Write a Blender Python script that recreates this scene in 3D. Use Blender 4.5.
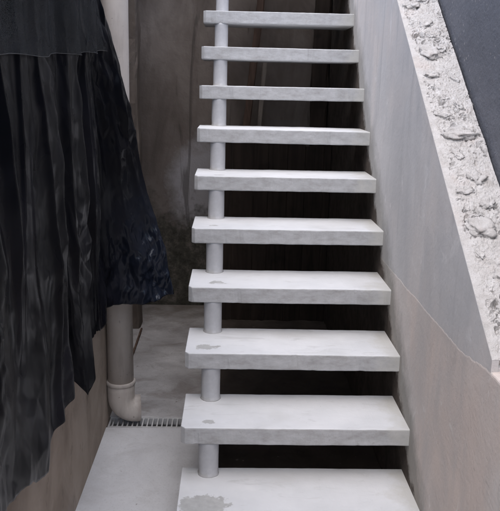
import bpy, bmesh, math, random
from mathutils import Vector, Matrix, noise

for o in list(bpy.data.objects):
    bpy.data.objects.remove(o, do_unlink=True)
random.seed(7)
scene = bpy.context.scene
C = scene.collection

# ------------------------------------------------------------------ camera
FLOOR = 0.0
fwd = Vector((0.02761, 0.97279, -0.23006))
rgt = Vector((1.38818e-3, -3.2236e-5, 3.0297e-5)).normalized()
upv = rgt.cross(fwd).normalized()
rgt = fwd.cross(upv).normalized()
cam_data = bpy.data.cameras.new('camera')
cam = bpy.data.objects.new('camera', cam_data)
C.objects.link(cam)
M = Matrix((rgt, upv, -fwd)).transposed().to_4x4()
M.translation = Vector((0.1515, -1.9486, 1.4466))
cam.matrix_world = M
cam_data.sensor_fit = 'HORIZONTAL'
cam_data.sensor_width = 36.0
cam_data.lens = 720.0 / 500.0 * 36.0
cam_data.clip_start = 0.02
cam_data.clip_end = 500
scene.camera = cam

# ------------------------------------------------------------------ world, sun, exposure
SUN_DIR = Vector((-0.16, -0.40, 1.0)).normalized()      # towards the sun (behind thick cloud)
world = bpy.data.worlds.new('World')
scene.world = world
world.use_nodes = True
wn = world.node_tree
wn.nodes.clear()
wo = wn.nodes.new('ShaderNodeOutputWorld')
wb = wn.nodes.new('ShaderNodeBackground')
ws = wn.nodes.new('ShaderNodeTexSky')
ws.sky_type = 'NISHITA'
ws.sun_disc = False
ws.sun_elevation = math.asin(SUN_DIR.z)
ws.sun_rotation = math.atan2(SUN_DIR.x, SUN_DIR.y)
ws.air_density = 1.0
ws.dust_density = 2.0
ws.ozone_density = 1.0
wb.inputs['Strength'].default_value = 0.11
wn.links.new(ws.outputs['Color'], wb.inputs['Color'])
wn.links.new(wb.outputs['Background'], wo.inputs['Surface'])

sun_data = bpy.data.lights.new('sun', 'SUN')
sun_data.energy = 1.5
sun_data.angle = math.radians(85)
sun_data.color = (1.0, 0.965, 0.945)
sun = bpy.data.objects.new('sun', sun_data)
sun.rotation_euler = (-SUN_DIR).to_track_quat('-Z', 'Y').to_euler()
sun.location = (-2, -5, 8)
C.objects.link(sun)

scene.view_settings.view_transform = 'Standard'
scene.view_settings.look = 'None'
scene.view_settings.exposure = 1.40
scene.view_settings.gamma = 1.0
scene.cycles.use_adaptive_sampling = True
scene.cycles.adaptive_threshold = 0.025
scene.cycles.max_bounces = 8
scene.view_settings.use_curve_mapping = False

# ------------------------------------------------------------------ materials
class NT:
    def __init__(self, name):
        self.m = bpy.data.materials.new(name)
        self.m.use_nodes = True
        self.t = self.m.node_tree
        self.t.nodes.clear()
        self.out = self.t.nodes.new('ShaderNodeOutputMaterial')
        self.b = self.t.nodes.new('ShaderNodeBsdfPrincipled')
        self.t.links.new(self.b.outputs[0], self.out.inputs['Surface'])
        self.co = self.t.nodes.new('ShaderNodeTexCoord').outputs['Object']

    def link(self, a, b):
        self.t.links.new(a, b)

    def mapping(self, scale=(1, 1, 1), loc=(0, 0, 0), src=None, rot=(0, 0, 0)):
        n = self.t.nodes.new('ShaderNodeMapping')
        n.inputs['Scale'].default_value = scale
        n.inputs['Location'].default_value = loc
        n.inputs['Rotation'].default_value = rot
        self.link(src or self.co, n.inputs['Vector'])
        return n.outputs[0]

    def noise(self, scale, detail=5, rough=0.55, src=None, dist=0.0):
        n = self.t.nodes.new('ShaderNodeTexNoise')
        n.inputs['Scale'].default_value = scale
        n.inputs['Detail'].default_value = min(detail, 4.5)
        n.inputs['Roughness'].default_value = rough
        n.inputs['Distortion'].default_value = dist
        self.link(src or self.co, n.inputs['Vector'])
        return n.outputs['Fac']

    def voronoi(self, scale, src=None, feature='F1'):
        n = self.t.nodes.new('ShaderNodeTexVoronoi')
        n.feature = feature
        n.inputs['Scale'].default_value = scale
        self.link(src or self.co, n.inputs['Vector'])
        return n.outputs['Distance']

    def ramp(self, fac, stops):
        n = self.t.nodes.new('ShaderNodeValToRGB')
        e = n.color_ramp.elements
        while len(e) < len(stops):
            e.new(0.5)
        for el, (p, c) in zip(e, stops):
            el.position = p
            el.color = (c, c, c, 1) if isinstance(c, (int, float)) else (*c, 1)
        self.link(fac, n.inputs[0])
        return n.outputs[0]

    def mix(self, fac, a, b, mode='MIX'):
        n = self.t.nodes.new('ShaderNodeMix')
        n.data_type = 'RGBA'
        n.blend_type = mode
        for sock, v in ((n.inputs[0], fac), (n.inputs[6], a), (n.inputs[7], b)):
            if isinstance(v, (int, float)):
                sock.default_value = v
            elif isinstance(v, tuple):
                sock.default_value = (*v, 1)
            else:
                self.link(v, sock)
        return n.outputs[2]

    def math(self, op, a, b=None, clamp=False):
        n = self.t.nodes.new('ShaderNodeMath')
        n.operation = op
        n.use_clamp = clamp
        for i, v in enumerate((a, b)):
            if v is None:
                continue
            if isinstance(v, (int, float)):
                n.inputs[i].default_value = v
            else:
                self.link(v, n.inputs[i])
        return n.outputs[0]

    def sep(self, src=None):
        n = self.t.nodes.new('ShaderNodeSeparateXYZ')
        self.link(src or self.co, n.inputs[0])
        return n.outputs

    def attr(self, name):
        n = self.t.nodes.new('ShaderNodeAttribute')
        n.attribute_type = 'OBJECT'
        n.attribute_name = name
        return n

    def bump(self, h, dist=0.002, strength=1.0, prev=None):
        n = self.t.nodes.new('ShaderNodeBump')
        n.inputs['Distance'].default_value = dist
        n.inputs['Strength'].default_value = strength
        self.link(h, n.inputs['Height'])
        if prev:
            self.link(prev, n.inputs['Normal'])
        return n.outputs[0]

    def done(self, col, rough=0.8, normal=None, spec=0.3):
        if isinstance(col, tuple):
            self.b.inputs['Base Color'].default_value = (*col, 1)
        else:
            self.link(col, self.b.inputs['Base Color'])
        if isinstance(rough, (int, float)):
            self.b.inputs['Roughness'].default_value = rough
        else:
            self.link(rough, self.b.inputs['Roughness'])
        self.b.inputs['Specular IOR Level'].default_value = spec
        if normal:
            self.link(normal, self.b.inputs['Normal'])
        return self.m


def m_tread():
    t = NT('painted_concrete')
    seed = t.attr('seed').outputs['Fac']
    v = t.t.nodes.new('ShaderNodeCombineXYZ')
    t.link(seed, v.inputs[2])
    add = t.t.nodes.new('ShaderNodeVectorMath')
    add.operation = 'ADD'
    t.link(t.co, add.inputs[0]); t.link(v.outputs[0], add.inputs[1])
    co = add.outputs[0]
    base = t.ramp(t.noise(5, 6, 0.6, co), [(0.3, (0.535, 0.545, 0.56)), (0.7, (0.62, 0.625, 0.64))])
    # faint grey trowel smears
    sm = t.ramp(t.noise(6, 8, 0.7, t.mapping((1, 3, 1), src=co), 1.2), [(0.56, 0.0), (0.72, 0.55)])
    base = t.mix(sm, base, (0.42, 0.42, 0.42))
    ft = t.ramp(t.noise(2.6, 4, 0.6, t.mapping((1, 1.6, 1), (4, 2, 0), src=co)), [(0.50, 0.0), (0.70, 0.45)])
    base = t.mix(ft, base, (0.46, 0.455, 0.445))
    # bare cement on the cast front edge
    nrm = t.t.nodes.new('ShaderNodeNewGeometry')
    ny = t.sep(nrm.outputs['True Normal'])
    front = t.ramp(t.math('MULTIPLY', ny[1], -1.0), [(0.5, 0.0), (0.85, 1.0)])
    fr_col = t.ramp(t.noise(16, 8, 0.7, t.mapping((1, 1, 2.2), src=co)),
                    [(0.3, (0.29, 0.285, 0.28)), (0.5, (0.375, 0.375, 0.38)), (0.72, (0.46, 0.46, 0.47))])
    pit = t.math('MULTIPLY', t.ramp(t.noise(85, 4, 0.7, co), [(0.36, 0.9), (0.46, 0.0)]), t.ramp(t.noise(7, 3, 0.5, co), [(0.48, 0.0), (0.62, 1.0)]))
    fr_col = t.mix(pit, fr_col, (0.34, 0.335, 0.33))
    xyz = t.sep()
    low = t.math('MULTIPLY', t.ramp(xyz[2], [(0.0, 0.0), (1.0, 1.0)]), 1.0)
    base = t.mix(front, base, fr_col)
    # old cement daub near the front left
    sx0 = t.sep()
    sx = [t.math('SUBTRACT', sx0[0], t.attr('stain_x').outputs['Fac']), t.math('SUBTRACT', sx0[1], t.attr('stain_y').outputs['Fac'])]
    ss = t.attr('stain').outputs['Fac']
    d2 = t.math('ADD', t.math('POWER', t.math('DIVIDE', sx[0], 0.035), 2.0), t.math('POWER', t.math('DIVIDE', sx[1], 0.024), 2.0))
    d2 = t.math('ADD', t.math('SQRT', d2), t.math('MULTIPLY', t.math('SUBTRACT', t.noise(28, 5, 0.65, co), 0.5), 3.4))
    msk = t.ramp(t.math('SUBTRACT', ss, d2), [(0.0, 0.0), (0.22, 1.0)])
    dcol = t.ramp(t.noise(40, 4, 0.6, co), [(0.3, (0.30, 0.30, 0.29)), (0.7, (0.39, 0.39, 0.38))])
    base = t.mix(t.math('MULTIPLY', msk, 0.85), base, dcol)
    # ochre-grey cement slop at the wall end
    wl = t.math('ADD', xyz[0], t.math('MULTIPLY', t.math('SUBTRACT', t.noise(14, 4, 0.6, co), 0.5), 0.22))
    wm = t.ramp(t.math('SUBTRACT', wl, 0.0), [(0.665, 0.0), (0.74, 0.75)])
    base = t.mix(wm, base, (0.47, 0.46, 0.43))
    # specks
    sp = t.ramp(t.voronoi(55, co), [(0.05, 0.7), (0.10, 0.0)])
    spn = t.ramp(t.noise(9, 3, 0.5, co), [(0.55, 0.0), (0.62, 1.0)])
    base = t.mix(t.math('MULTIPLY', sp, spn), base, (0.36, 0.355, 0.35))
    h = t.math('ADD', t.noise(60, 6, 0.7, co), t.math('MULTIPLY', t.noise(7, 3, 0.5, co), 2.0))
    return t.done(base, t.ramp(t.noise(12, 4), [(0.3, 0.55), (0.7, 0.8)]), t.bump(h, 0.0016, 0.8), 0.35)


def m_post():
    t = NT('post_concrete')
    col = t.ramp(t.noise(14, 6, 0.65), [(0.3, (0.36, 0.36, 0.375)), (0.6, (0.44, 0.44, 0.455)), (0.8, (0.50, 0.50, 0.51))])
    st = t.ramp(t.noise(30, 5, 0.7), [(0.60, 0.0), (0.70, 0.6)])
    col = t.mix(st, col, (0.40, 0.395, 0.39))
    zz = t.math('ADD', t.sep()[2], t.math('MULTIPLY', t.math('SUBTRACT', t.noise(22, 4, 0.7), 0.5), 0.09))
    col = t.mix(t.ramp(zz, [(0.004, 0.6), (0.018, 0.0)]), col, (0.36, 0.35, 0.335))
    return t.done(col, 0.6, t.bump(t.noise(50, 5, 0.6), 0.0015, 0.8), 0.35)


def m_plaster(name, stops, smear, patch, grime=0.0, bump=0.003):
    t = NT(name)
    col = t.ramp(t.noise(2.2, 5, 0.62, dist=0.4), stops)
    f = t.ramp(t.noise(1.8, 4, 0.55, t.mapping((1, 1, 0.8), (3, 1, 5)), 0.8), [(0.42, 0.0), (0.60, 0.85)])
    col = t.mix(f, col, patch)
    # broad float smears and thin dribbles
    sk = t.ramp(t.noise(4.5, 4, 0.6, t.mapping((1, 1, 0.32), (0, 0, 0), rot=(0.35, 0, 0)), 0.9), [(0.46, 0.0), (0.72, 0.65)])
    col = t.mix(sk, col, smear)
    dr = t.ramp(t.noise(16, 3, 0.5, t.mapping((1, 1, 0.10), (2, 5, 1)), 0.6), [(0.60, 0.0), (0.72, 0.40)])
    col = t.mix(dr, col, tuple(0.8 * c for c in smear))
    wh = t.ramp(t.noise(6, 5, 0.7, t.mapping((1, 1, 0.6), (9, 2, 4)), 1.0), [(0.60, 0.0), (0.70, 0.55)])
    col = t.mix(wh, col, tuple(min(0.75, 1.22 * c) for c in stops[-1][1]))
    pt = t.ramp(t.noise(48, 4, 0.7), [(0.27, 0.4), (0.36, 0.0)])
    col = t.mix(pt, col, tuple(0.62 * c for c in smear))
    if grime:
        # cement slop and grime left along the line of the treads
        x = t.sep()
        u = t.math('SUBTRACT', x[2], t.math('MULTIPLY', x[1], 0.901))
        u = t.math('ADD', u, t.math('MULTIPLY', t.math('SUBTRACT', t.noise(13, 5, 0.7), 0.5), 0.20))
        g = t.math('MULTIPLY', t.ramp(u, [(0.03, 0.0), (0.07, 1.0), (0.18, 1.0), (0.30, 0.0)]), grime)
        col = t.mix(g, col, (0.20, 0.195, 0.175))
        # below the stair line: under-stair shade painted into the wall colour, near-black brown
        shade_col = t.ramp(t.noise(18, 5, 0.7), [(0.3, (0.035, 0.028, 0.023)), (0.7, (0.095, 0.078, 0.066))])
        col = t.mix(t.ramp(t.math('ADD', u, 0.30), [(0.362, 1.0), (0.405, 0.0)]), col, shade_col)
    h = t.math('ADD', t.math('MULTIPLY', t.noise(75, 4, 0.7), 0.9), t.math('MULTIPLY', t.noise(6, 4, 0.6, None, 0.5), 2.2))
    return t.done(col, 0.85, t.bump(h, bump, 0.9), 0.25)


def m_blue_wall():
    t = NT('blue_grey_render')
    col = t.ramp(t.noise(3, 8, 0.65), [(0.3, (0.115, 0.119, 0.136)), (0.55, (0.142, 0.146, 0.165)), (0.75, (0.18, 0.183, 0.20))])
    sp = t.ramp(t.voronoi(38), [(0.10, 0.7), (0.18, 0.0)])
    spn = t.ramp(t.noise(5, 3), [(0.46, 0.0), (0.60, 1.0)])
    col = t.mix(t.math('MULTIPLY', sp, spn), col, (0.33, 0.31, 0.30))
    bl = t.ramp(t.noise(7, 4, 0.6, t.mapping((1, 1, 0.6), (4, 2, 1))), [(0.66, 0.0), (0.73, 0.45)])
    col = t.mix(bl, col, (0.24, 0.225, 0.225))
    h = t.math('ADD', t.noise(70, 5, 0.75), t.math('MULTIPLY', t.noise(12, 4, 0.6), 2.0))
    return t.done(col, 0.75, t.bump(h, 0.004, 0.9), 0.3)


def m_rubble():
    t = NT('raw_mortar')
    col = t.ramp(t.noise(30, 7, 0.7), [(0.25, (0.40, 0.375, 0.355)), (0.5, (0.55, 0.525, 0.505)), (0.75, (0.64, 0.62, 0.605))])
    pk = t.ramp(t.noise(9, 4, 0.6, t.mapping((1, 1, 1), (2, 7, 3))), [(0.56, 0.0), (0.74, 0.55)])
    col = t.mix(pk, col, (0.55, 0.47, 0.43))
    h = t.noise(160, 6, 0.75)
    return t.done(col, 0.9, t.bump(h, 0.004, 1.0), 0.2)


def m_floor(name, stops, dirt, dirt_amt, rough=0.55, stretch=(1, 1, 1)):
    t = NT(name)
    co = t.mapping(stretch)
    col = t.ramp(t.noise(3.2, 8, 0.65, co, 0.4), stops)
    d = t.ramp(t.noise(6, 7, 0.7, t.mapping(stretch, (5, 3, 1)), 0.8), [(0.5, 0.0), (0.72, dirt_amt)])
    col = t.mix(d, col, dirt)
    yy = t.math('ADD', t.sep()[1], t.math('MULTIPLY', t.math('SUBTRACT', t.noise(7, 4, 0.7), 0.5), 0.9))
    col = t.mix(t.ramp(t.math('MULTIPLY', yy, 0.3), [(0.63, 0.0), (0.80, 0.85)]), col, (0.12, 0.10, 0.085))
    gr = t.ramp(t.noise(120, 3, 0.6), [(0.30, 0.35), (0.45, 0.0)])
    col = t.mix(gr, col, dirt)
    sp = t.ramp(t.noise(26, 3, 0.5), [(0.715, 0.0), (0.74, 0.6)])
    col = t.mix(sp, col, (0.18, 0.16, 0.14))
    h = t.math('ADD', t.noise(45, 7, 0.7, co), t.math('MULTIPLY', t.noise(7, 4, 0.6, co), 2.0))
    return t.done(col, t.ramp(t.noise(4, 4), [(0.35, rough - 0.12), (0.7, rough + 0.2)]), t.bump(h, 0.002, 0.8), 0.4)


def m_back_wall():
    t = NT('weathered_back_wall')
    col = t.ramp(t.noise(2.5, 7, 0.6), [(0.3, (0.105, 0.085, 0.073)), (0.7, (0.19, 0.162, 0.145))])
    sk = t.ramp(t.noise(3.2, 5, 0.65, t.mapping((1.2, 1.2, 0.45)), 0.6), [(0.42, 0.0), (0.66, 0.85)])
    col = t.mix(sk, col, (0.075, 0.060, 0.051))
    q = t.sep(t.mapping((1, 1, 1), (0.06, 0, -0.78)))
    dd = t.math('SQRT', t.math('ADD', t.math('POWER', t.math('DIVIDE', q[0], 0.20), 2.0), t.math('POWER', t.math('DIVIDE', q[2], 0.42), 2.0)))
    dd = t.math('ADD', dd, t.math('MULTIPLY', t.math('SUBTRACT', t.noise(5, 5, 0.7), 0.5), 1.3))
    col = t.mix(t.ramp(dd, [(0.55, 0.9), (1.0, 0.0)]), col, (0.30, 0.285, 0.29))
    cr = t.ramp(t.noise(10, 4, 0.6, t.mapping((1, 1, 0.12)), 1.0), [(0.62, 0.0), (0.68, 0.6)])
    col = t.mix(cr, col, (0.05, 0.042, 0.038))
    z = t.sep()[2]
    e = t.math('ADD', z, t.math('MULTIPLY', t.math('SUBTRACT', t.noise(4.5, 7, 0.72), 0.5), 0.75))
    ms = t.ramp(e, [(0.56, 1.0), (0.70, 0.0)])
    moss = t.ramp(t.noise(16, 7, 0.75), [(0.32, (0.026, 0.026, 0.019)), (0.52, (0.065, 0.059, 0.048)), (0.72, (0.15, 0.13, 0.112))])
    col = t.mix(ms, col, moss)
    return t.done(col, 0.9, t.bump(t.noise(35, 7, 0.7), 0.004, 0.9), 0.2)


def m_left_wall():
    t = NT('stained_side_wall')
    col = t.ramp(t.noise(2.6, 7, 0.62), [(0.3, (0.29, 0.235, 0.190)), (0.55, (0.36, 0.30, 0.25)), (0.75, (0.42, 0.365, 0.32))])
    sk = t.ramp(t.noise(4, 4, 0.55, t.mapping((1.2, 1.2, 0.85)), 0.6), [(0.45, 0.0), (0.72, 0.6)])
    col = t.mix(sk, col, (0.13, 0.10, 0.08))
    sp = t.ramp(t.noise(13, 7, 0.75, t.mapping((1, 1, 0.6))), [(0.58, 0.0), (0.70, 0.55)])
    col = t.mix(sp, col, (0.085, 0.07, 0.055))
    return t.done(col, 0.85, t.bump(t.noise(45, 7, 0.7), 0.003, 0.9), 0.25)


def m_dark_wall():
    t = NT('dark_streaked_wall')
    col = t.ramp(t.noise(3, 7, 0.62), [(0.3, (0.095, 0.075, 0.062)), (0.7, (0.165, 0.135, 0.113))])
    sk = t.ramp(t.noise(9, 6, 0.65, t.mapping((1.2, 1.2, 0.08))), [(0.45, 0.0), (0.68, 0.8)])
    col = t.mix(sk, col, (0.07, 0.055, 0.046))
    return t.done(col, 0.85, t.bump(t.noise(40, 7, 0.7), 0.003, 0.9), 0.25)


def m_pipe():
    t = NT('grimy_pvc')
    col = t.ramp(t.noise(7, 6, 0.6), [(0.3, (0.42, 0.372, 0.335)), (0.7, (0.52, 0.475, 0.435))])
    sk = t.ramp(t.noise(14, 6, 0.7, t.mapping((1.2, 1.2, 0.18))), [(0.5, 0.0), (0.76, 0.65)])
    col = t.mix(sk, col, (0.24, 0.20, 0.175))
    sp = t.ramp(t.noise(60, 4, 0.6), [(0.66, 0.0), (0.72, 0.8)])
    col = t.mix(sp, col, (0.16, 0.135, 0.12))
    return t.done(col, 0.5, t.bump(t.noise(30, 4), 0.0006, 0.6), 0.4)


def m_tarp():
    t = NT('black_plastic_sheet')
    uv = t.t.nodes.new('ShaderNodeTexCoord').outputs['UV']
    u = t.sep(uv)
    dust = t.ramp(t.noise(2.6, 4, 0.6, t.mapping((3.0, 0.9, 1), src=uv), 0.5), [(0.50, 0.0), (0.66, 0.8)])
    col = t.mix(dust, (0.0034, 0.0036, 0.0052), (0.0125, 0.0125, 0.0165))
    bl = t.math('MULTIPLY', t.ramp(u[0], [(0.86, 0.0), (0.97, 1.0)]), t.ramp(u[1], [(0.66, 0.0), (0.97, 1.0)]))
    col = t.mix(bl, col, (0.012, 0.0155, 0.026))
    wv = t.t.nodes.new('ShaderNodeTexNoise'); wv.inputs['Scale'].default_value = 9.0; wv.inputs['Detail'].default_value = 2.0
    t.link(uv, wv.inputs['Vector'])
    ad = t.t.nodes.new('ShaderNodeVectorMath'); ad.operation = 'MULTIPLY_ADD'
    t.link(wv.outputs['Color'], ad.inputs[0]); ad.inputs[1].default_value = (0.05, 0.09, 0); t.link(uv, ad.inputs[2])
    c1 = t.voronoi(1.0, t.mapping((42, 17, 1), src=ad.outputs[0]))
    c2 = t.voronoi(1.0, t.mapping((120, 55, 1), src=ad.outputs[0]))
    h = t.math('ADD', c1, t.math('MULTIPLY', c2, 0.35))
    rg = t.ramp(t.noise(5, 3, 0.6, t.mapping((2, 1, 1), src=uv)), [(0.3, 0.22), (0.7, 0.34)])
    rg = t.mix(bl, rg, (0.16, 0.16, 0.16))
    t.b.inputs['IOR'].default_value = 1.24
    m = t.done(col, rg, t.bump(h, 0.0014, 0.35), 0.36)
    t.link(t.mix(bl, (0.28, 0.28, 0.28), (1.0, 1.0, 1.0)), t.b.inputs['Specular IOR Level'])
    return m


def m_net():
    t = NT('shade_net')
    uv = t.t.nodes.new('ShaderNodeTexCoord').outputs['UV']
    tr = t.t.nodes.new('ShaderNodeBsdfTransparent')
    mx = t.t.nodes.new('ShaderNodeMixShader')
    f = t.ramp(t.voronoi(1.0, t.mapping((420, 150, 1), src=uv), 'DISTANCE_TO_EDGE'), [(0.08, 0.70), (0.25, 0.12)])
    t.link(f, mx.inputs[0]); t.link(tr.outputs[0], mx.inputs[1]); t.link(t.b.outputs[0], mx.inputs[2])
    t.link(mx.outputs[0], t.out.inputs['Surface'])
    t.b.inputs['Base Color'].default_value = (0.026, 0.027, 0.028, 1)
    t.b.inputs['Specular IOR Level'].default_value = 0.2
    t.b.inputs['Roughness'].default_value = 0.6
    return t.m


def m_wood(name, a, b, axis=(1, 1, 0.08)):
    t = NT(name)
    g = t.noise(24, 6, 0.65, t.mapping(axis), 0.6)
    col = t.ramp(g, [(0.3, a), (0.7, b)])
    k = t.ramp(t.noise(9, 4), [(0.55, 0.0), (0.75, 0.6)])
    col = t.mix(k, col, tuple(0.4 * c for c in a))
    return t.done(col, 0.8, t.bump(g, 0.003, 0.9), 0.25)


def m_metal():
    t = NT('cast_grate')
    col = t.ramp(t.noise(30, 5, 0.6), [(0.3, (0.42, 0.41, 0.405)), (0.7, (0.55, 0.545, 0.54))])
    return t.done(col, 0.6, t.bump(t.noise(80, 4), 0.0008, 0.7), 0.4)


MT = dict(
    tread=m_tread(), post=m_post(),
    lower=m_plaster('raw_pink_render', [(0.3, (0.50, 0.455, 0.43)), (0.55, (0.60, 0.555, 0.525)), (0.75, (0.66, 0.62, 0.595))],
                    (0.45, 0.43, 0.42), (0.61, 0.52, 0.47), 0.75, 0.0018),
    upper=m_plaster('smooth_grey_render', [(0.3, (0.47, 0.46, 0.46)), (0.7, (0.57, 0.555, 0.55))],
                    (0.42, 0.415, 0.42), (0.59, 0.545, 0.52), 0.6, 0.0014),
    blue=m_blue_wall(), rubble=m_rubble(),
    floor_a=m_floor('cement_screed', [(0.3, (0.50, 0.495, 0.50)), (0.7, (0.62, 0.615, 0.62))], (0.36, 0.345, 0.33), 0.4),
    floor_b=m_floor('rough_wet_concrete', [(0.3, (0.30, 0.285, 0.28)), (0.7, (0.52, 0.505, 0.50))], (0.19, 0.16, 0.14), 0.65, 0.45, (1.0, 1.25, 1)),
    back=m_back_wall(), left=m_left_wall(), dark=m_dark_wall(), pipe=m_pipe(), tarp=m_tarp(), net=m_net(),
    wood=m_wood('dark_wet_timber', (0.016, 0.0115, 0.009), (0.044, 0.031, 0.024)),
    pale_wood=m_wood('pale_split_timber', (0.15, 0.12, 0.10), (0.28, 0.24, 0.20)),
    brown=m_wood('brown_timber', (0.055, 0.034, 0.025), (0.14, 0.09, 0.066)),
    metal=m_metal(),
    soil_shade=m_floor('dark_soil_shade', [(0.3, (0.026, 0.020, 0.016)), (0.7, (0.060, 0.046, 0.037))], (0.018, 0.014, 0.012), 0.8, 0.8),  # near-black brown: shade under the stairs as colour, also the drain channel bed
    earth=m_floor('yard_earth', [(0.3, (0.22, 0.20, 0.18)), (0.7, (0.34, 0.315, 0.29))], (0.14, 0.12, 0.10), 0.6, 0.8),
    string=NT('grey_string').done((0.07, 0.068, 0.066), 0.7),
)

# ------------------------------------------------------------------ helpers
def link_mesh(name, bm, mat, parent=None, loc=(0, 0, 0), smooth=False):
    me = bpy.data.meshes.new(name)
    bmesh.ops.recalc_face_normals(bm, faces=bm.faces)
    bm.to_mesh(me); bm.free()
    me.materials.append(mat)
    if smooth:
        for p in me.polygons:
            p.use_smooth = True
    o = bpy.data.objects.new(name, me)
    C.objects.link(o)
    o.location = loc
    if parent:
        o.parent = parent
    return o


def thing(name, label, cat, loc=(0, 0, 0), group=None):
    o = bpy.data.objects.new(name, None)
    o.empty_display_size = 0.1
    C.objects.link(o)
    o.location = loc
    tag(o, label, cat, group)
    return o


def tag(o, label, cat, group=None):
    o['label'] = label; o['category'] = cat
    if group:
        o['group'] = group
    return o


def struct(o):
    o['kind'] = 'structure'
    return o


def bm_box(x0, x1, y0, y1, z0, z1, bevel=0.0, bm=None):
    bm = bm or bmesh.new()
    v = [bm.verts.new((x, y, z)) for z in (z0, z1) for y in (y0, y1) for x in (x0, x1)]
    fs = [(0, 2, 3, 1), (4, 5, 7, 6), (0, 1, 5, 4), (2, 6, 7, 3), (0, 4, 6, 2), (1, 3, 7, 5)]
    faces = [bm.faces.new([v[i] for i in f]) for f in fs]
    if bevel:
        ed = list({e for f in faces for e in f.edges})
        bmesh.ops.bevel(bm, geom=ed, offset=bevel, segments=2, affect='EDGES', profile=0.5)
    return bm


def bm_prism_yz(poly, x0, x1, bevel=0.0):
    bm = bmesh.new()
    a = [bm.verts.new((x0, y, z)) for y, z in poly]
    b = [bm.verts.new((x1, y, z)) for y, z in poly]
    bm.faces.new(a); bm.faces.new(b[::-1])
    n = len(poly)
    for i in range(n):
        bm.faces.new((a[i], b[i], b[(i + 1) % n], a[(i + 1) % n]))
    if bevel:
        bmesh.ops.bevel(bm, geom=bm.edges[:], offset=bevel, segments=2, affect='EDGES')
    return bm


def bm_tube(pts, rads, seg=20, cap=True, bm=None):
    bm = bm or bmesh.new()
    pts = [Vector(p) for p in pts]
    rings = []
    t0 = (pts[1] - pts[0]).normalized()
    n = t0.orthogonal().normalized()
    for i, p in enumerate(pts):
        a = pts[max(0, i - 1)]; b = pts[min(len(pts) - 1, i + 1)]
        t = (b - a).normalized()
        n = (n - t * n.dot(t)).normalized()
        bn = t.cross(n)
        r = rads[i] if isinstance(rads, (list, tuple)) else rads
        rings.append([bm.verts.new(p + (n * math.cos(2 * math.pi * k / seg) + bn * math.sin(2 * math.pi * k / seg)) * r) for k in range(seg)])
    for i in range(len(rings) - 1):
        for k in range(seg):
            bm.faces.new((rings[i][k], rings[i][(k + 1) % seg], rings[i + 1][(k + 1) % seg], rings[i + 1][k]))
    if cap:
        bm.faces.new(rings[0][::-1]); bm.faces.new(rings[-1])
    return bm


def fr(x, y, z, o=4):
    return noise.fractal(Vector((x, y, z)), 0.9, 2.0, o)


# ------------------------------------------------------------------ ground and floors
struct(link_mesh('ground', bm_box(-60, 60, -60, 60, -0.62, -0.12), MT['earth']))
DR0, DR1 = 0.915, 1.013          # drain slot in the floor
struct(link_mesh('floor', bm_box(-0.53, 0.87, -4.0, DR0, -0.10, 0.0, 0.004), MT['floor_a']))
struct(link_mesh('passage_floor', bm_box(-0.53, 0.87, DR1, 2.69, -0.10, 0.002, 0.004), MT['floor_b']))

# ------------------------------------------------------------------ walls
RISE, RUN, DEPTH, THICK, WIDTH = 0.1802, 0.2, 0.270, 0.0586, 0.75
JZ = 0.795                                     # horizontal joint of the stair wall
def slope_z(y):
    return 1.7632 + 0.727 * (y - 0.831)

wall = thing('stair_wall', 'grey and pinkish rendered wall closing the right side of the stairs, rough sloping top', 'wall', (0.82, 0.5, 0))
def joint_z(y):
    f = min(1.0, max(0.0, (-0.20 - y) / 0.23))
    return JZ + 0.028 * f * f * (3 - 2 * f) + (0.0035 * fr(y * 6, 2, 0, 3) + 0.0025 * fr(y * 34, 5, 0, 3)) * (1 if y > -0.6 else 0)
ys = [-4.0, -2.0, -1.0] + [-0.7 + 3.4 * i / 340 for i in range(341)]
prof = [(0.749, -0.007), (0.7496, -0.003), (0.7515, -0.0005), (0.7580, 0.0), (0.902, 0.0)]
bm = bmesh.new(); rows = []
for y in ys:
    z = joint_z(y)
    row = [bm.verts.new((0.749, y, -0.11))]
    for x, dz in prof:
        e = 0.0006 * fr(y * 50, dz * 200, 3, 3) if 0.7495 < x < 0.76 else 0
        row.append(bm.verts.new((x + e, y, z + dz)))
    row.append(bm.verts.new((0.902, y, -0.11)))
    rows.append(row)
for r0, r1 in zip(rows, rows[1:]):
    for i in range(len(r0)):
        k = (i + 1) % len(r0)
        bm.faces.new((r0[i], r0[k], r1[k], r1[i]))
bm.faces.new(rows[0]); bm.faces.new(rows[-1][::-1])
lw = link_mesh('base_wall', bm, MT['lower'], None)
ytop = 2.69
yfoot = -0.425
def parapet_poly(dz, y0):
    return [(y0, 0.76), (y0 - 0.001, slope_z(y0) - dz), (ytop, slope_z(ytop) - dz), (ytop, 0.76)]
bm = bm_prism_yz(parapet_poly(0.0, yfoot), 0.7498, 0.766)
me_core = bpy.data.meshes.new('core')
core = bm_prism_yz(parapet_poly(0.024, yfoot + 0.003), 0.7645, 0.899)
core.to_mesh(me_core); core.free()
bm.from_mesh(me_core); bpy.data.meshes.remove(me_core)
uw = link_mesh('parapet', bm, MT['upper'], None)
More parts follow.
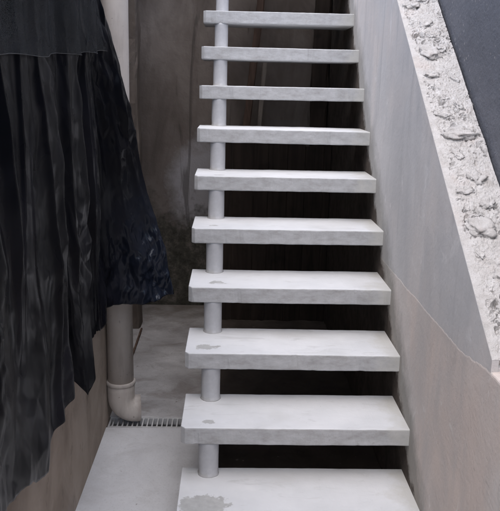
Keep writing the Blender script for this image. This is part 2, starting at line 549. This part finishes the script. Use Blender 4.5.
# rough, unfinished mortar top as displaced grid with clean plaster arris on the stair side
bm = bmesh.new()
NY, NX = 760, 66
L = (ytop - yfoot)
dirv = Vector((0, 1, 0.727)).normalized()
nrmv = Vector((0, -0.727, 1)).normalized()
grid = []
for j in range(NY + 1):
    row = []
    y = yfoot + 1.45 * j / 700 if j <= 700 else yfoot + 1.45 + (L - 1.45) * (j - 700) / 60
    for i in range(NX + 1):
        f = i / NX
        x = 0.7502 + (0.902 - 0.7502) * f
        wob = 0.004 * fr(x * 9, y * 22, 3.0) if i == NX else 0
        rim = min(1, max(0, (x - 0.762 - 0.007 * fr(y * 14, 1.2, 0)) / 0.02))
        out = min(1, max(0, (0.902 - x) / 0.012))
        p = Vector((x * 30, y * 30, 0))
        d = 0.0040 * fr(x * 26, y * 26, 7, 4)
        wx = 1.1 * fr(x * 22, y * 22, 4); wy = 1.1 * fr(x * 22, y * 22, 9)
        vd = noise.voronoi(Vector((x * 20 + wx, y * 17 + wy, 0)))[0]
        ridge = vd[1] - vd[0]
        sel = noise.noise(Vector((x * 13, y * 10, 5)))
        sel2 = noise.noise(Vector((x * 30, y * 26, 15)))
        reg = min(1, max(0, 0.5 + 2.6 * noise.noise(Vector((x * 9, y * 7, 21)))))
        pit = -0.022 * max(0, 1 - ridge / 0.09) * min(1, max(0, sel2 + 0.02) * 4) * reg
        blob = 0.011 * max(0, sel) * min(1, ridge * 3.0)
        hole = -0.06 * max(0, noise.noise(Vector((x * 52, y * 42, 2))) - 0.34) - 0.03 * max(0, noise.noise(Vector((x * 120, y * 105, 6))) - 0.30)
        fine = 0.0018 * fr(x * 150, y * 150, 3, 3)
        h = 0.002 + rim * (d * (0.4 + 0.6 * reg) + pit + hole * (0.15 + 0.85 * reg) + blob + fine) * (0.5 + 0.5 * out) + 0.0004 * fr(x * 60, y * 60, 1, 2)
        q = Vector((x + wob, y, slope_z(y))) + nrmv * h
        if i == NX:
            q += nrmv * (-0.012 + 0.008 * fr(y * 60, 3, 1)) + Vector((0.006 * fr(y * 45, 8, 1), 0, 0))
        row.append(bm.verts.new(q))
    grid.append(row)
for j in range(NY):
    for i in range(NX):
        bm.faces.new((grid[j][i], grid[j][i + 1], grid[j + 1][i + 1], grid[j + 1][i]))
# skirt so that the cap has thickness
low = {}
def lowv(v):
    if v not in low:
        low[v] = bm.verts.new(v.co - nrmv * 0.03)
    return low[v]
edge = [grid[0][i] for i in range(NX + 1)] + [grid[j][NX] for j in range(1, NY + 1)]
for a, b in zip(edge, edge[1:]):
    bm.faces.new((a, lowv(a), lowv(b), b))
rt = link_mesh('mortar_cap', bm, MT['rubble'], None)
for o in (lw, uw, rt):
    o.parent = wall
    o.matrix_parent_inverse = wall.matrix_world.inverted() if False else Matrix.Translation(wall.location).inverted()
# mortar lumps lying on the top, parts of the wall
lump_spots = [(0.816, 0.556, 0.034, 0.020), (0.800, 0.456, 0.022, 0.013), (0.826, 0.70, 0.026, 0.014), (0.830, 0.215, 0.036, 0.019),
              (0.800, 0.29, 0.020, 0.012), (0.856, 0.33, 0.018, 0.012), (0.838, 0.06, 0.028, 0.017), (0.806, 0.14, 0.017, 0.010),
              (0.815, -0.09, 0.040, 0.018), (0.850, -0.02, 0.020, 0.012), (0.798, 0.02, 0.020, 0.010), (0.830, -0.22, 0.022, 0.012),
              (0.790, -0.17, 0.014, 0.009), (0.860, 0.58, 0.017, 0.011), (0.795, 0.80, 0.024, 0.013), (0.848, 0.83, 0.022, 0.013),
              (0.812, -0.31, 0.018, 0.010), (0.868, 0.44, 0.014, 0.010)]
for k, (x, y, r, hh) in enumerate(lump_spots):
    bm = bmesh.new()
    bmesh.ops.create_icosphere(bm, subdivisions=4, radius=1.0)
    st = random.uniform(0.7, 1.35); an = random.uniform(0, 3.14)
    for v in bm.verts:
        c = v.co.copy()
        s = 1 + 0.45 * fr(c.x * 1.5 + k * 7, c.y * 1.5, c.z * 1.5, 3) + 0.22 * fr(c.x * 4, c.y * 4 + k, c.z * 4, 4)
        c.z = max(-0.8, min(0.7, c.z))
        a = c.x * s * r * st; b = c.y * s * r / st; d = c.z * s * hh
        ca, sa = math.cos(an), math.sin(an)
        v.co = Vector((1, 0, 0)) * (a * ca - b * sa) + dirv * (a * sa + b * ca) + nrmv * d
    o = link_mesh('mortar_lump', bm, MT['rubble'], wall, smooth=True)
    o.location = Vector((x, y, slope_z(y))) + nrmv * 0.001 - wall.location

# blue-grey neighbouring house wall beyond the parapet
bw = link_mesh('house_wall', bm_box(0.912, 1.12, -4.0, 3.2, -0.11, 2.5), MT['blue'])
tag(bw, 'tall blue-grey rendered house wall behind the rough sloping parapet', 'wall')

# passage side wall, in two thicknesses
lwall = thing('side_wall', 'stained tan plaster wall along the left, mostly hidden by the black sheet', 'wall', (-0.45, 0, 0))
for nm, b, m in (('wall_panel', bm_box(-0.52, -0.37, -4.0, 1.10, -0.11, 1.98, 0.004), 'left'),
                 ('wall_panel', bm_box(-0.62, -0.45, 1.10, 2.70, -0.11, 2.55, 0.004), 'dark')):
    o = link_mesh(nm, b, MT[m], lwall)
    o.matrix_parent_inverse = Matrix.Translation(lwall.location).inverted()

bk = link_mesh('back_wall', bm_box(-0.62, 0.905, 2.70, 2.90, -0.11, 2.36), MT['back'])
tag(bk, 'weathered grey wall with dark mossy base at the end of the passage', 'wall')

sl = link_mesh('landing_shade_slab', bm_box(-0.62, 0.905, 2.48, 4.6, 2.365, 2.50, 0.006), MT['back'])  # unseen slab over the stair head, put in to darken the back
tag(sl, 'unseen concrete landing slab added above the head of the stairs for shade', 'slab')
# ------------------------------------------------------------------ staircase
NTR = 12
stairs = thing('staircase', 'steep open staircase of white-painted concrete treads on round posts', 'staircase', (0, 0, 0))
stain = [2.3, 0.65, 1.05, 0.85, 0.45, 0.5, -0.5, -1.2, -1.4, -1.4, -1.4, -1.4]
def tread_mesh(k):
    rs = random.Random(100 + k)
    sec = []                                # cross-section (y, z) counter-clockwise, rounded edges
    r = 0.004
    for (cy, cz, a0) in ((DEPTH - r, -r, 0), (r, -r, 90), (r, -THICK + r, 180), (DEPTH - r, -THICK + r, 270)):
        for q in (0, 45, 90):
            a = math.radians(a0 + q)
            sec.append((cy + r * math.cos(a), cz + r * math.sin(a)))
    ch = 0.0135
    xs = [0.0, 0.0015, ch * 0.5, ch] + [ch + (0.775 - ch) * i / 90 for i in range(1, 91)]
    bm = bmesh.new()
    rings = []
    for n, x in enumerate(xs):
        ring = []
        for (y, z) in sec:
            yy = y; zz = z
            if x < ch:
                lim = ch - x
                yy = max(y, lim + (y if y < r else 0))
            if n == 0:
                yy = yy + (0.0015 if y < 0.1 else -0.0015)
                zz = z * 1.0 - 0.0015 if z > -0.03 else z + 0.0015
            e = fr(x * 16 + k * 9, y * 12, z * 30, 4)
            if y < 0.1:
                yy += 0.0010 * e + 0.0006 * fr(x * 3 + k, 2, 0)
            zz += 0.0010 * fr(x * 11 + k * 3, y * 9 + 4, z * 20) + 0.0010 * fr(x * 2.2 + k * 5, 7, z * 4, 2)
            # chipped arrises
            c = noise.noise(Vector((x * 30 + k * 13, 3, z * 12)))
            if c > 0.42 and y < r * 1.1:
                yy += (c - 0.42) * 0.012
            ring.append(bm.verts.new((x, yy, zz)))
        rings.append(ring)
    m = len(sec)
    for a, b in zip(rings, rings[1:]):
        for i in range(m):
            bm.faces.new((a[i], a[(i + 1) % m], b[(i + 1) % m], b[i]))
    bm.faces.new(rings[0]); bm.faces.new(rings[-1][::-1])
    return bm

for k in range(NTR):
    o = link_mesh('tread', tread_mesh(k), MT['tread'], stairs, (0, RUN * k, RISE * (k + 1)))
    o['seed'] = k * 3.7
    o['stain'] = stain[k]
    o['stain_x'] = (0.080, 0.086, 0.078, 0.105, 0.09, 0.10)[k] if k < 6 else 0.09
    o['stain_y'] = (0.045, 0.052, 0.060, 0.075, 0.06, 0.05)[k] if k < 6 else 0.05
    rs = random.Random(k)
    o.rotation_euler = (rs.uniform(-.002, .002), rs.uniform(-.002, .002), rs.uniform(-.003, .003))
PR = 0.0335
def post(k, z0, z1, x, y):
    rs = random.Random(50 + k)
    zs = [z0, z0 + 0.003, z0 + 0.007] + [z0 + 0.007 + (z1 - z0 - 0.007) * i / 12 for i in range(1, 13)]
    bm = bmesh.new()
    rings = []
    for z in zs:
        fl = 0.003 if z == z0 else (0.0016 if z < z0 + 0.005 else 0)
        ring = []
        for a in range(36):
            th = 2 * math.pi * a / 36
            r = PR + fl * (1 + 0.8 * fr(th * 2, k, 1)) + 0.0006 * fr(math.cos(th) * 2 + k, math.sin(th) * 2, z * 9)
            ring.append(bm.verts.new((r * math.cos(th), r * math.sin(th), z - z0)))
        rings.append(ring)
    for a, b in zip(rings, rings[1:]):
        for i in range(36):
            bm.faces.new((a[i], a[(i + 1) % 36], b[(i + 1) % 36], b[i]))
    bm.faces.new(rings[0][::-1]); bm.faces.new(rings[-1])
    o = link_mesh('post', bm, MT['post'], stairs, (x, y, z0), smooth=True)
for k in range(-1, NTR - 1):
    z0 = RISE * (k + 1) - 0.001 if k >= 0 else -0.001
    z1 = RISE * (k + 2) - THICK + 0.002
    post(k, z0, z1, 0.090, RUN * k + 0.2365)

# ------------------------------------------------------------------ drain grate
gr = thing('drain_grate', 'narrow slotted drain grate set across the passage floor by the pipe', 'drain', (-0.11, 0.964, 0))
def child(o, root):
    o.parent = root
    o.matrix_parent_inverse = Matrix.Translation(root.location).inverted()
    return o
GX0, GX1 = -0.366, 0.206
bm = bmesh.new()
for a in ((GX0, GX1, DR0 + 0.001, DR0 + 0.011, -0.03, -0.001), (GX0, GX1, DR1 - 0.011, DR1 - 0.001, -0.03, -0.001),
          (GX0, GX0 + 0.008, DR0 + 0.011, DR1 - 0.011, -0.03, -0.001), (GX1 - 0.008, GX1, DR0 + 0.011, DR1 - 0.011, -0.03, -0.001)):
    bm_box(*a, bm=bm)
child(link_mesh('frame', bm, MT['metal']), gr)
child(link_mesh('cross_bar', bm_box(GX0 + 0.008, GX1 - 0.008, 0.960, 0.967, -0.030, -0.024), MT['metal']), gr)
child(link_mesh('channel', bm_box(GX0, GX1, DR0 + 0.001, DR1 - 0.001, -0.099, -0.085), MT['soil_shade']), gr)
nb = 26
barme = None
for i in range(nb):
    x = GX0 + 0.008 + (GX1 - GX0 - 0.016) * (i + 0.5) / nb
    if barme is None:
        o = link_mesh('bar', bm_box(-0.0034, 0.0034, DR0 + 0.011 - 0.964, DR1 - 0.011 - 0.964, -0.007, -0.0005, 0.001), MT['metal'], gr, (x + 0.11, 0, 0))
        barme = o.data
    else:
        o = bpy.data.objects.new('bar', barme); C.objects.link(o); o.parent = gr
        o.location = (x + 0.11, 0, 0)
# cover strip of floor beyond the grate, under the stairs
struct(link_mesh('floor_strip', bm_box(GX1 + 0.002, 0.87, DR0 + 0.001, DR1 - 0.001, -0.10, -0.001), MT['floor_a']))

# ------------------------------------------------------------------ drain pipe with elbow
PX, PY, R = -0.312, 0.968, 0.055
pipe = thing('drain_pipe', 'grimy off-white plastic drain pipe with elbow ending over the floor drain', 'pipe', (PX, PY, 0))
bm = bm_tube([(0, 0, 0.175), (0, 0, 1.0), (0.003, 0, 1.8), (0.004, 0, 2.8)], R, 32)
link_mesh('pipe_run', bm, MT['pipe'], pipe, smooth=True)
ang = math.radians(9)
ca, sa = math.cos(ang), math.sin(ang)
def el(h, z):
    return (h * ca, h * sa, z)
RB = 0.062
cz = 0.0605 + RB
pts = [el(0, 0.190), el(0, 0.150)] + [el(RB - RB * math.cos(a), cz - RB * math.sin(a)) for a in [math.radians(q) for q in range(0, 91, 10)]]
end = RB + 0.022
pts += [el(end, cz - RB)]
bm = bm_tube(pts, 0.0585, 32, cap=False)
# outlet rim thickness and bore
inner = bm_tube([el(end, cz - RB), el(end, cz - RB), el(end - 0.06, cz - RB)][1:], [0.052, 0.052], 32, cap=True)
me_tmp = bpy.data.meshes.new('tmp'); inner.to_mesh(me_tmp); inner.free()
elbow = link_mesh('elbow', bm, MT['pipe'], pipe, smooth=True)
sm = elbow.modifiers.new('wall', 'SOLIDIFY'); sm.thickness = 0.004; sm.offset = -1
bpy.data.meshes.remove(me_tmp)
bm = bm_tube([(0, 0, 0.178), (0, 0, 0.181), (0, 0, 0.193), (0, 0, 0.196)], [0.0595, 0.0625, 0.0625, 0.0595], 32)
link_mesh('socket_ring', bm, MT['pipe'], pipe, smooth=True)

# ------------------------------------------------------------------ black plastic sheet over the side wall
# (y at head, x at hem, y at hem, z of hem, x at head)
cols = [(-1.25, -.25, -1.25, .70, -.275), (-.88, -.24, -.86, .71, -.27), (-.65, -.25, -.62, .64, -.275), (-.44, -.258, -.43, .565, -.27), (-.32, -.280, -.29, .61, -.28),
        (-.24, -.300, -.19, .640, -.30), (-.12, -.305, -.05, .640, -.31), (-.06, -.245, -.015, .568, -.285), (.00, -.250, .03, .575, -.285), (.08, -.300, .13, .632, -.305), (.22, -.305, .315, .63, -.31),
        (.30, -.27, .387, .622, -.31), (.41, -.30, .55, .61, -.32), (.50, -.325, .70, .604, -.335), (.55, -.270, .77, .598, -.34), (.60, -.203, .80, .596, -.345), (.655, -.128, .84, .605, -.35), (.70, -.083, .86, .625, -.352)]
cum = [0.0]
for a, b in zip(cols, cols[1:]):
    cum.append(cum[-1] + math.hypot(b[2] - a[2], b[1] - a[1]) + 0.02)
tot = cum[-1]
cum = [c / tot for c in cum]
def lerp_cols(s):
    for i in range(len(cum) - 1):
        if s <= cum[i + 1] or i == len(cum) - 2:
            f = (s - cum[i]) / (cum[i + 1] - cum[i])
            p0 = cols[max(i - 1, 0)]; p1 = cols[i]; p2 = cols[i + 1]; p3 = cols[min(i + 2, len(cols) - 1)]
            out = []
            for q in range(5):
                a, b, c, d = p0[q], p1[q], p2[q], p3[q]
                cr = 0.5 * (2 * b + (c - a) * f + (2 * a - 5 * b + 4 * c - d) * f * f + (3 * b - a - 3 * c + d) * f ** 3)
                out.append(0.55 * cr + 0.45 * (b + (c - b) * f))
            return out
rf = random.Random(21)
folds = []
s = 0.03
while s < 0.80:
    folds.append((s, rf.uniform(0.020, 0.048), rf.uniform(0.010, 0.028), rf.uniform(-0.05, 0.05), rf.uniform(-0.2, 0.5), rf.uniform(0.75, 1.6)))
    s += rf.uniform(0.035, 0.085)
for s_, A_, w_ in ((0.865, 0.012, 0.02), (0.93, 0.010, 0.015), (0.975, 0.012, 0.012)):
    folds.append((s_, A_, w_, 0.03, -0.2, 1.4))
for i in range(8):                           # narrow sharp pleats
    folds.append((rf.uniform(0.12, 0.80), rf.uniform(0.007, 0.016), rf.uniform(0.0022, 0.0045), rf.uniform(-0.02, 0.02), rf.uniform(-0.3, 0.45), rf.uniform(0.6, 1.5)))
ZT = 2.0
def hsh(i, j, k):
    v = math.sin(i * 127.1 + j * 311.7 + k * 74.7) * 43758.5453
    return v - math.floor(v)
def facet(u, v, k):
    # height of a randomly creased film: linear over irregular triangles
    wu = 0.45 * noise.noise(Vector((u * 0.7, v * 0.7, k))); wv = 0.45 * noise.noise(Vector((u * 0.7, v * 0.7, k + 9.5)))
    u += wu; v += wv
    i = math.floor(u); j = math.floor(v); a = u - i; b = v - j
    h00, h10, h01, h11 = hsh(i, j, k), hsh(i + 1, j, k), hsh(i, j + 1, k), hsh(i + 1, j + 1, k)
    if hsh(i, j, k + 3) > 0.5:
        return h00 + (h10 - h00) * a + (h11 - h10) * b if a > b else h00 + (h11 - h01) * a + (h01 - h00) * b
    return h00 + (h10 - h00) * a + (h01 - h00) * b if a + b < 1 else h11 + (h01 - h11) * (1 - a) + (h10 - h11) * (1 - b)
def tarp_base(s, t):
    yt, xh, yh, zh, xt = lerp_cols(s)
    z = ZT + (zh - ZT) * t
    f = max(0.0, min(1.0, (1.82 - z) / (1.82 - zh))) ** 0.85
    return Vector((xt + (xh - xt) * f, yt + (yh - yt) * f, z))
def tarp_point(s, t, off=0.0):
    p = tarp_base(s, t)
    ds = tarp_base(min(1, s + 0.01), t) - tarp_base(max(0, s - 0.01), t)
    n = Vector((ds.y, -ds.x, 0)).normalized()
    d = -0.026 * t
    for (c, A, w, dr, t0, t1) in folds:
        u = (s - c - dr * (t - 0.5) - 0.006 * math.sin(t * 7 + c * 40)) / w
        if abs(u) < 5:
            g = math.exp(-1.25 * (math.sqrt(u * u + 0.06) - 0.245))
            act = max(0, min(1, (t - t0) / 0.2)) * max(0, min(1, (t1 - t) / 0.25))
            d += A * g * act * (0.45 + 0.55 * t)
    d += 0.022 * fr(s * 8, t * 1.6, 1.0, 2) * (0.4 + 0.6 * t)
    am = 0.35 + 0.65 * t
    d += am * 0.034 * (facet(s * 17 + t * 1.2, t * 4.5, 1.0) - 0.3)
    act = max(0.32, min(1, 0.30 + 2.2 * noise.noise(Vector((s * 7, t * 3, 1.7)))))
    d += am * act * 0.030 * facet(s * 34 - t * 4, t * 15.0 + s * 9, 2.0)
    d += act * 0.009 * facet(s * 72 + t * 9, t * 36.0 - s * 14, 3.0)
    # crumpled loose corner
    cr = max(0, min(1, (s - 0.86) / 0.08)) * max(0, min(1, (t - 0.70) / 0.15))
    if cr > 0:
        d += cr * (0.032 * facet(s * 60, t * 20, 4.0) + 0.016 * facet(s * 120 + t * 30, t * 40 - s * 40, 5.0) + 0.006 * facet(s * 240, t * 80, 6.0))
    q = p + n * (d + off)
    q.x = max(q.x, -0.3645 + off + 0.002 * (s % 0.01))
    # ragged hem
    if t > 0.93:
        q.z += (t - 0.93) / 0.07 * (0.010 * fr(s * 18, 2, 0, 3) + 0.002 * fr(s * 60, 5, 0, 2))
    return q
def sheet_mesh(name, f, NS, NTt, mat):
    verts, uvs, faces = [], [], []
    for j in range(NTt + 1):
        for i in range(NS + 1):
            s_, t_ = i / NS, j / NTt
            verts.append(f(s_, t_)); uvs.append((s_, t_))
    for j in range(NTt):
        for i in range(NS):
            a = j * (NS + 1) + i
            faces.append((a, a + 1, a + NS + 2, a + NS + 1))
    me = bpy.data.meshes.new(name)
    me.from_pydata(verts, [], faces)
    ul = me.uv_layers.new(name='UVMap')
    for lp in me.loops:
        ul.data[lp.index].uv = uvs[lp.vertex_index]
    me.materials.append(mat)
    for p in me.polygons:
        p.use_smooth = True
    o = bpy.data.objects.new(name, me)
    C.objects.link(o)
    md = o.modifiers.new('thickness', 'SOLIDIFY'); md.thickness = 0.0012; md.offset = 0
    return o
def tarp_full(s, t):
    # the first 12 % lies over the wall head and hangs behind it
    if t < 0.12:
        p = tarp_point(s, 0.0)
        a = t / 0.12
        arc = [Vector((-0.54, p.y, 1.70)), Vector((-0.54, p.y, 1.99)), Vector((-0.50, p.y, 2.006)), Vector((-0.39, p.y, 2.008)), p]
        k = min(3, int(a * 4)); f = a * 4 - k
        return arc[k].lerp(arc[k + 1], f)
    return tarp_point(s, (t - 0.12) / 0.88)
tp = sheet_mesh('tarpaulin', tarp_full, 620, 320, MT['tarp'])
tag(tp, 'creased black plastic sheet draped over the left wall, loose corner over the pipe', 'tarpaulin')

def net_full(s, t):
    sg = 0.02 + 0.93 * s
    zb = 1.505 + 0.052 * sg - 0.040 * (1 - sg) + 0.003 * math.sin(sg * 30)
    tt = t * (ZT - zb) / (ZT - lerp_cols(sg)[3])
    p = tarp_base(sg, tt)
    ds = tarp_base(min(1, sg + 0.02), tt) - tarp_base(max(0, sg - 0.02), tt)
    n = Vector((ds.y, -ds.x, 0)).normalized()
    return p + n * (0.026 * min(1, (1 - s) * 6 + 0.25) + 0.010 * min(1, (1 - s) * 6) * fr(sg * 14, t * 2, 3, 3) + 0.006 * facet(sg * 30, t * 3, 7.0))
nt = sheet_mesh('shade_net', net_full, 200, 50, MT['net'])
nt.modifiers.clear()
tag(nt, 'thin dark mesh netting lying over the upper part of the black sheet', 'netting')
pts = [net_full(i / 60, 1.0) + Vector((0.001, 0, 0)) for i in range(61)]
hem = link_mesh('hem_cord', bm_tube(pts, 0.0007, 6), MT['string'], nt)
a = net_full(1, 1.0); b = Vector((-0.449, 2.62, 1.60))
pts = []
for i in range(25):
    f = i / 24
    p = a.lerp(b, f); p.z -= 0.05 * 4 * f * (1 - f); pts.append(p)
st = link_mesh('string', bm_tube(pts, 0.0009, 6), MT['string'])
tag(st, 'thin grey string stretched from the netting to the far side wall', 'string')

# ------------------------------------------------------------------ timber behind and under the stairs
def timber(name, a, b, w, d, mat, label, cat, group=None, seed=0):
    a = Vector(a); b = Vector(b)
    t = (b - a).normalized()
    sx = (Vector((1, 0, 0)) - t * t.x).normalized()
    sy = t.cross(sx)
    bm = bmesh.new(); rings = []
    N = 30
    for i in range(N + 1):
        p = (b - a) * (i / N)
        o = sx * min(0.012, w * 0.15) * fr(i * 0.12 + seed, seed, 0, 2)
        ring = []
        for (u, v) in ((-1, -0.7), (-0.7, -1), (0.7, -1), (1, -0.7), (1, 0.7), (0.7, 1), (-0.7, 1), (-1, 0.7)):
            k = 1 + 0.22 * fr(i * 0.3 + u * 3 + seed, v * 3, seed, 3)
            ring.append(bm.verts.new(p + o + sx * (u * w / 2 * k) + sy * (v * d / 2 * k)))
        rings.append(ring)
    for r0, r1 in zip(rings, rings[1:]):
        for i in range(8):
            bm.faces.new((r0[i], r0[(i + 1) % 8], r1[(i + 1) % 8], r1[i]))
    bm.faces.new(rings[0][::-1]); bm.faces.new(rings[-1])
    o = link_mesh(name, bm, mat, None, a)
    tag(o, label, cat, group)
    return o
timber('timber_prop', (0.13, 2.56, 0.03), (0.345, 2.60, 2.30), 0.045, 0.04, MT['brown'], 'dark brown timber prop leaning behind the upper treads', 'timber', seed=1)
timber('wooden_lath', (0.245, 2.50, 0.03), (0.345, 2.545, 1.62), 0.026, 0.018, MT['pale_wood'], 'pale split wooden lath leaning against the dark prop behind the treads', 'timber', seed=4)
timber('door_post', (0.690, 2.64, 0.002), (0.695, 2.655, 2.30), 0.10, 0.06, MT['wood'], 'dark upright timber post by the right wall behind the top treads', 'timber', seed=7)
timber('upright_board', (-0.415, 2.27, 0.002), (-0.412, 2.29, 2.1), 0.062, 0.16, MT['dark'], 'dark board standing upright against the far left wall of the passage', 'board', seed=9)
timber('floor_lath', (-0.366, 1.40, 0.014), (-0.371, 2.16, 0.014), 0.010, 0.012, MT['brown'], 'thin reddish-brown lath lying on the passage floor behind the pipe', 'timber', seed=11)

bm = bmesh.new(); g = []
for j in range(61):
    row = []
    for i in range(31):
        x = 0.01 + 0.737 * i / 30; y = 0.22 + 2.12 * j / 60
        e = min((x - 0.01) / 0.10, (y - 0.22) / 0.10, 1)
        if y > 2.25: e = min(e, 1)
        z = -0.012 + 0.030 * e + 0.012 * fr(x * 9, y * 9, 2, 4)
        row.append(bm.verts.new((x, y, z)))
    g.append(row)
for j in range(60):
    for i in range(30):
        bm.faces.new((g[j][i], g[j][i + 1], g[j + 1][i + 1], g[j + 1][i]))
struct(link_mesh('under_stair_shade', bm, MT['soil_shade'], smooth=True))  # added dark sheet; its colour stands in for the shade under the stairs
pp = thing('plank_screen', 'dark brown upright planks standing under the stairs against the mossy wall', 'planks', (0.38, 2.37, 0))
rp = random.Random(5)
x = 0.045
while x < 0.735:
    w = rp.uniform(0.085, 0.13)
    w = min(w, 0.746 - x)
    h = rp.uniform(1.10, 1.13)
    y = 2.36 + rp.uniform(-0.004, 0.004)
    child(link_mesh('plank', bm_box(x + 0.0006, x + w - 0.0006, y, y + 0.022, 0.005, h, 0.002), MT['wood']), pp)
    x += w
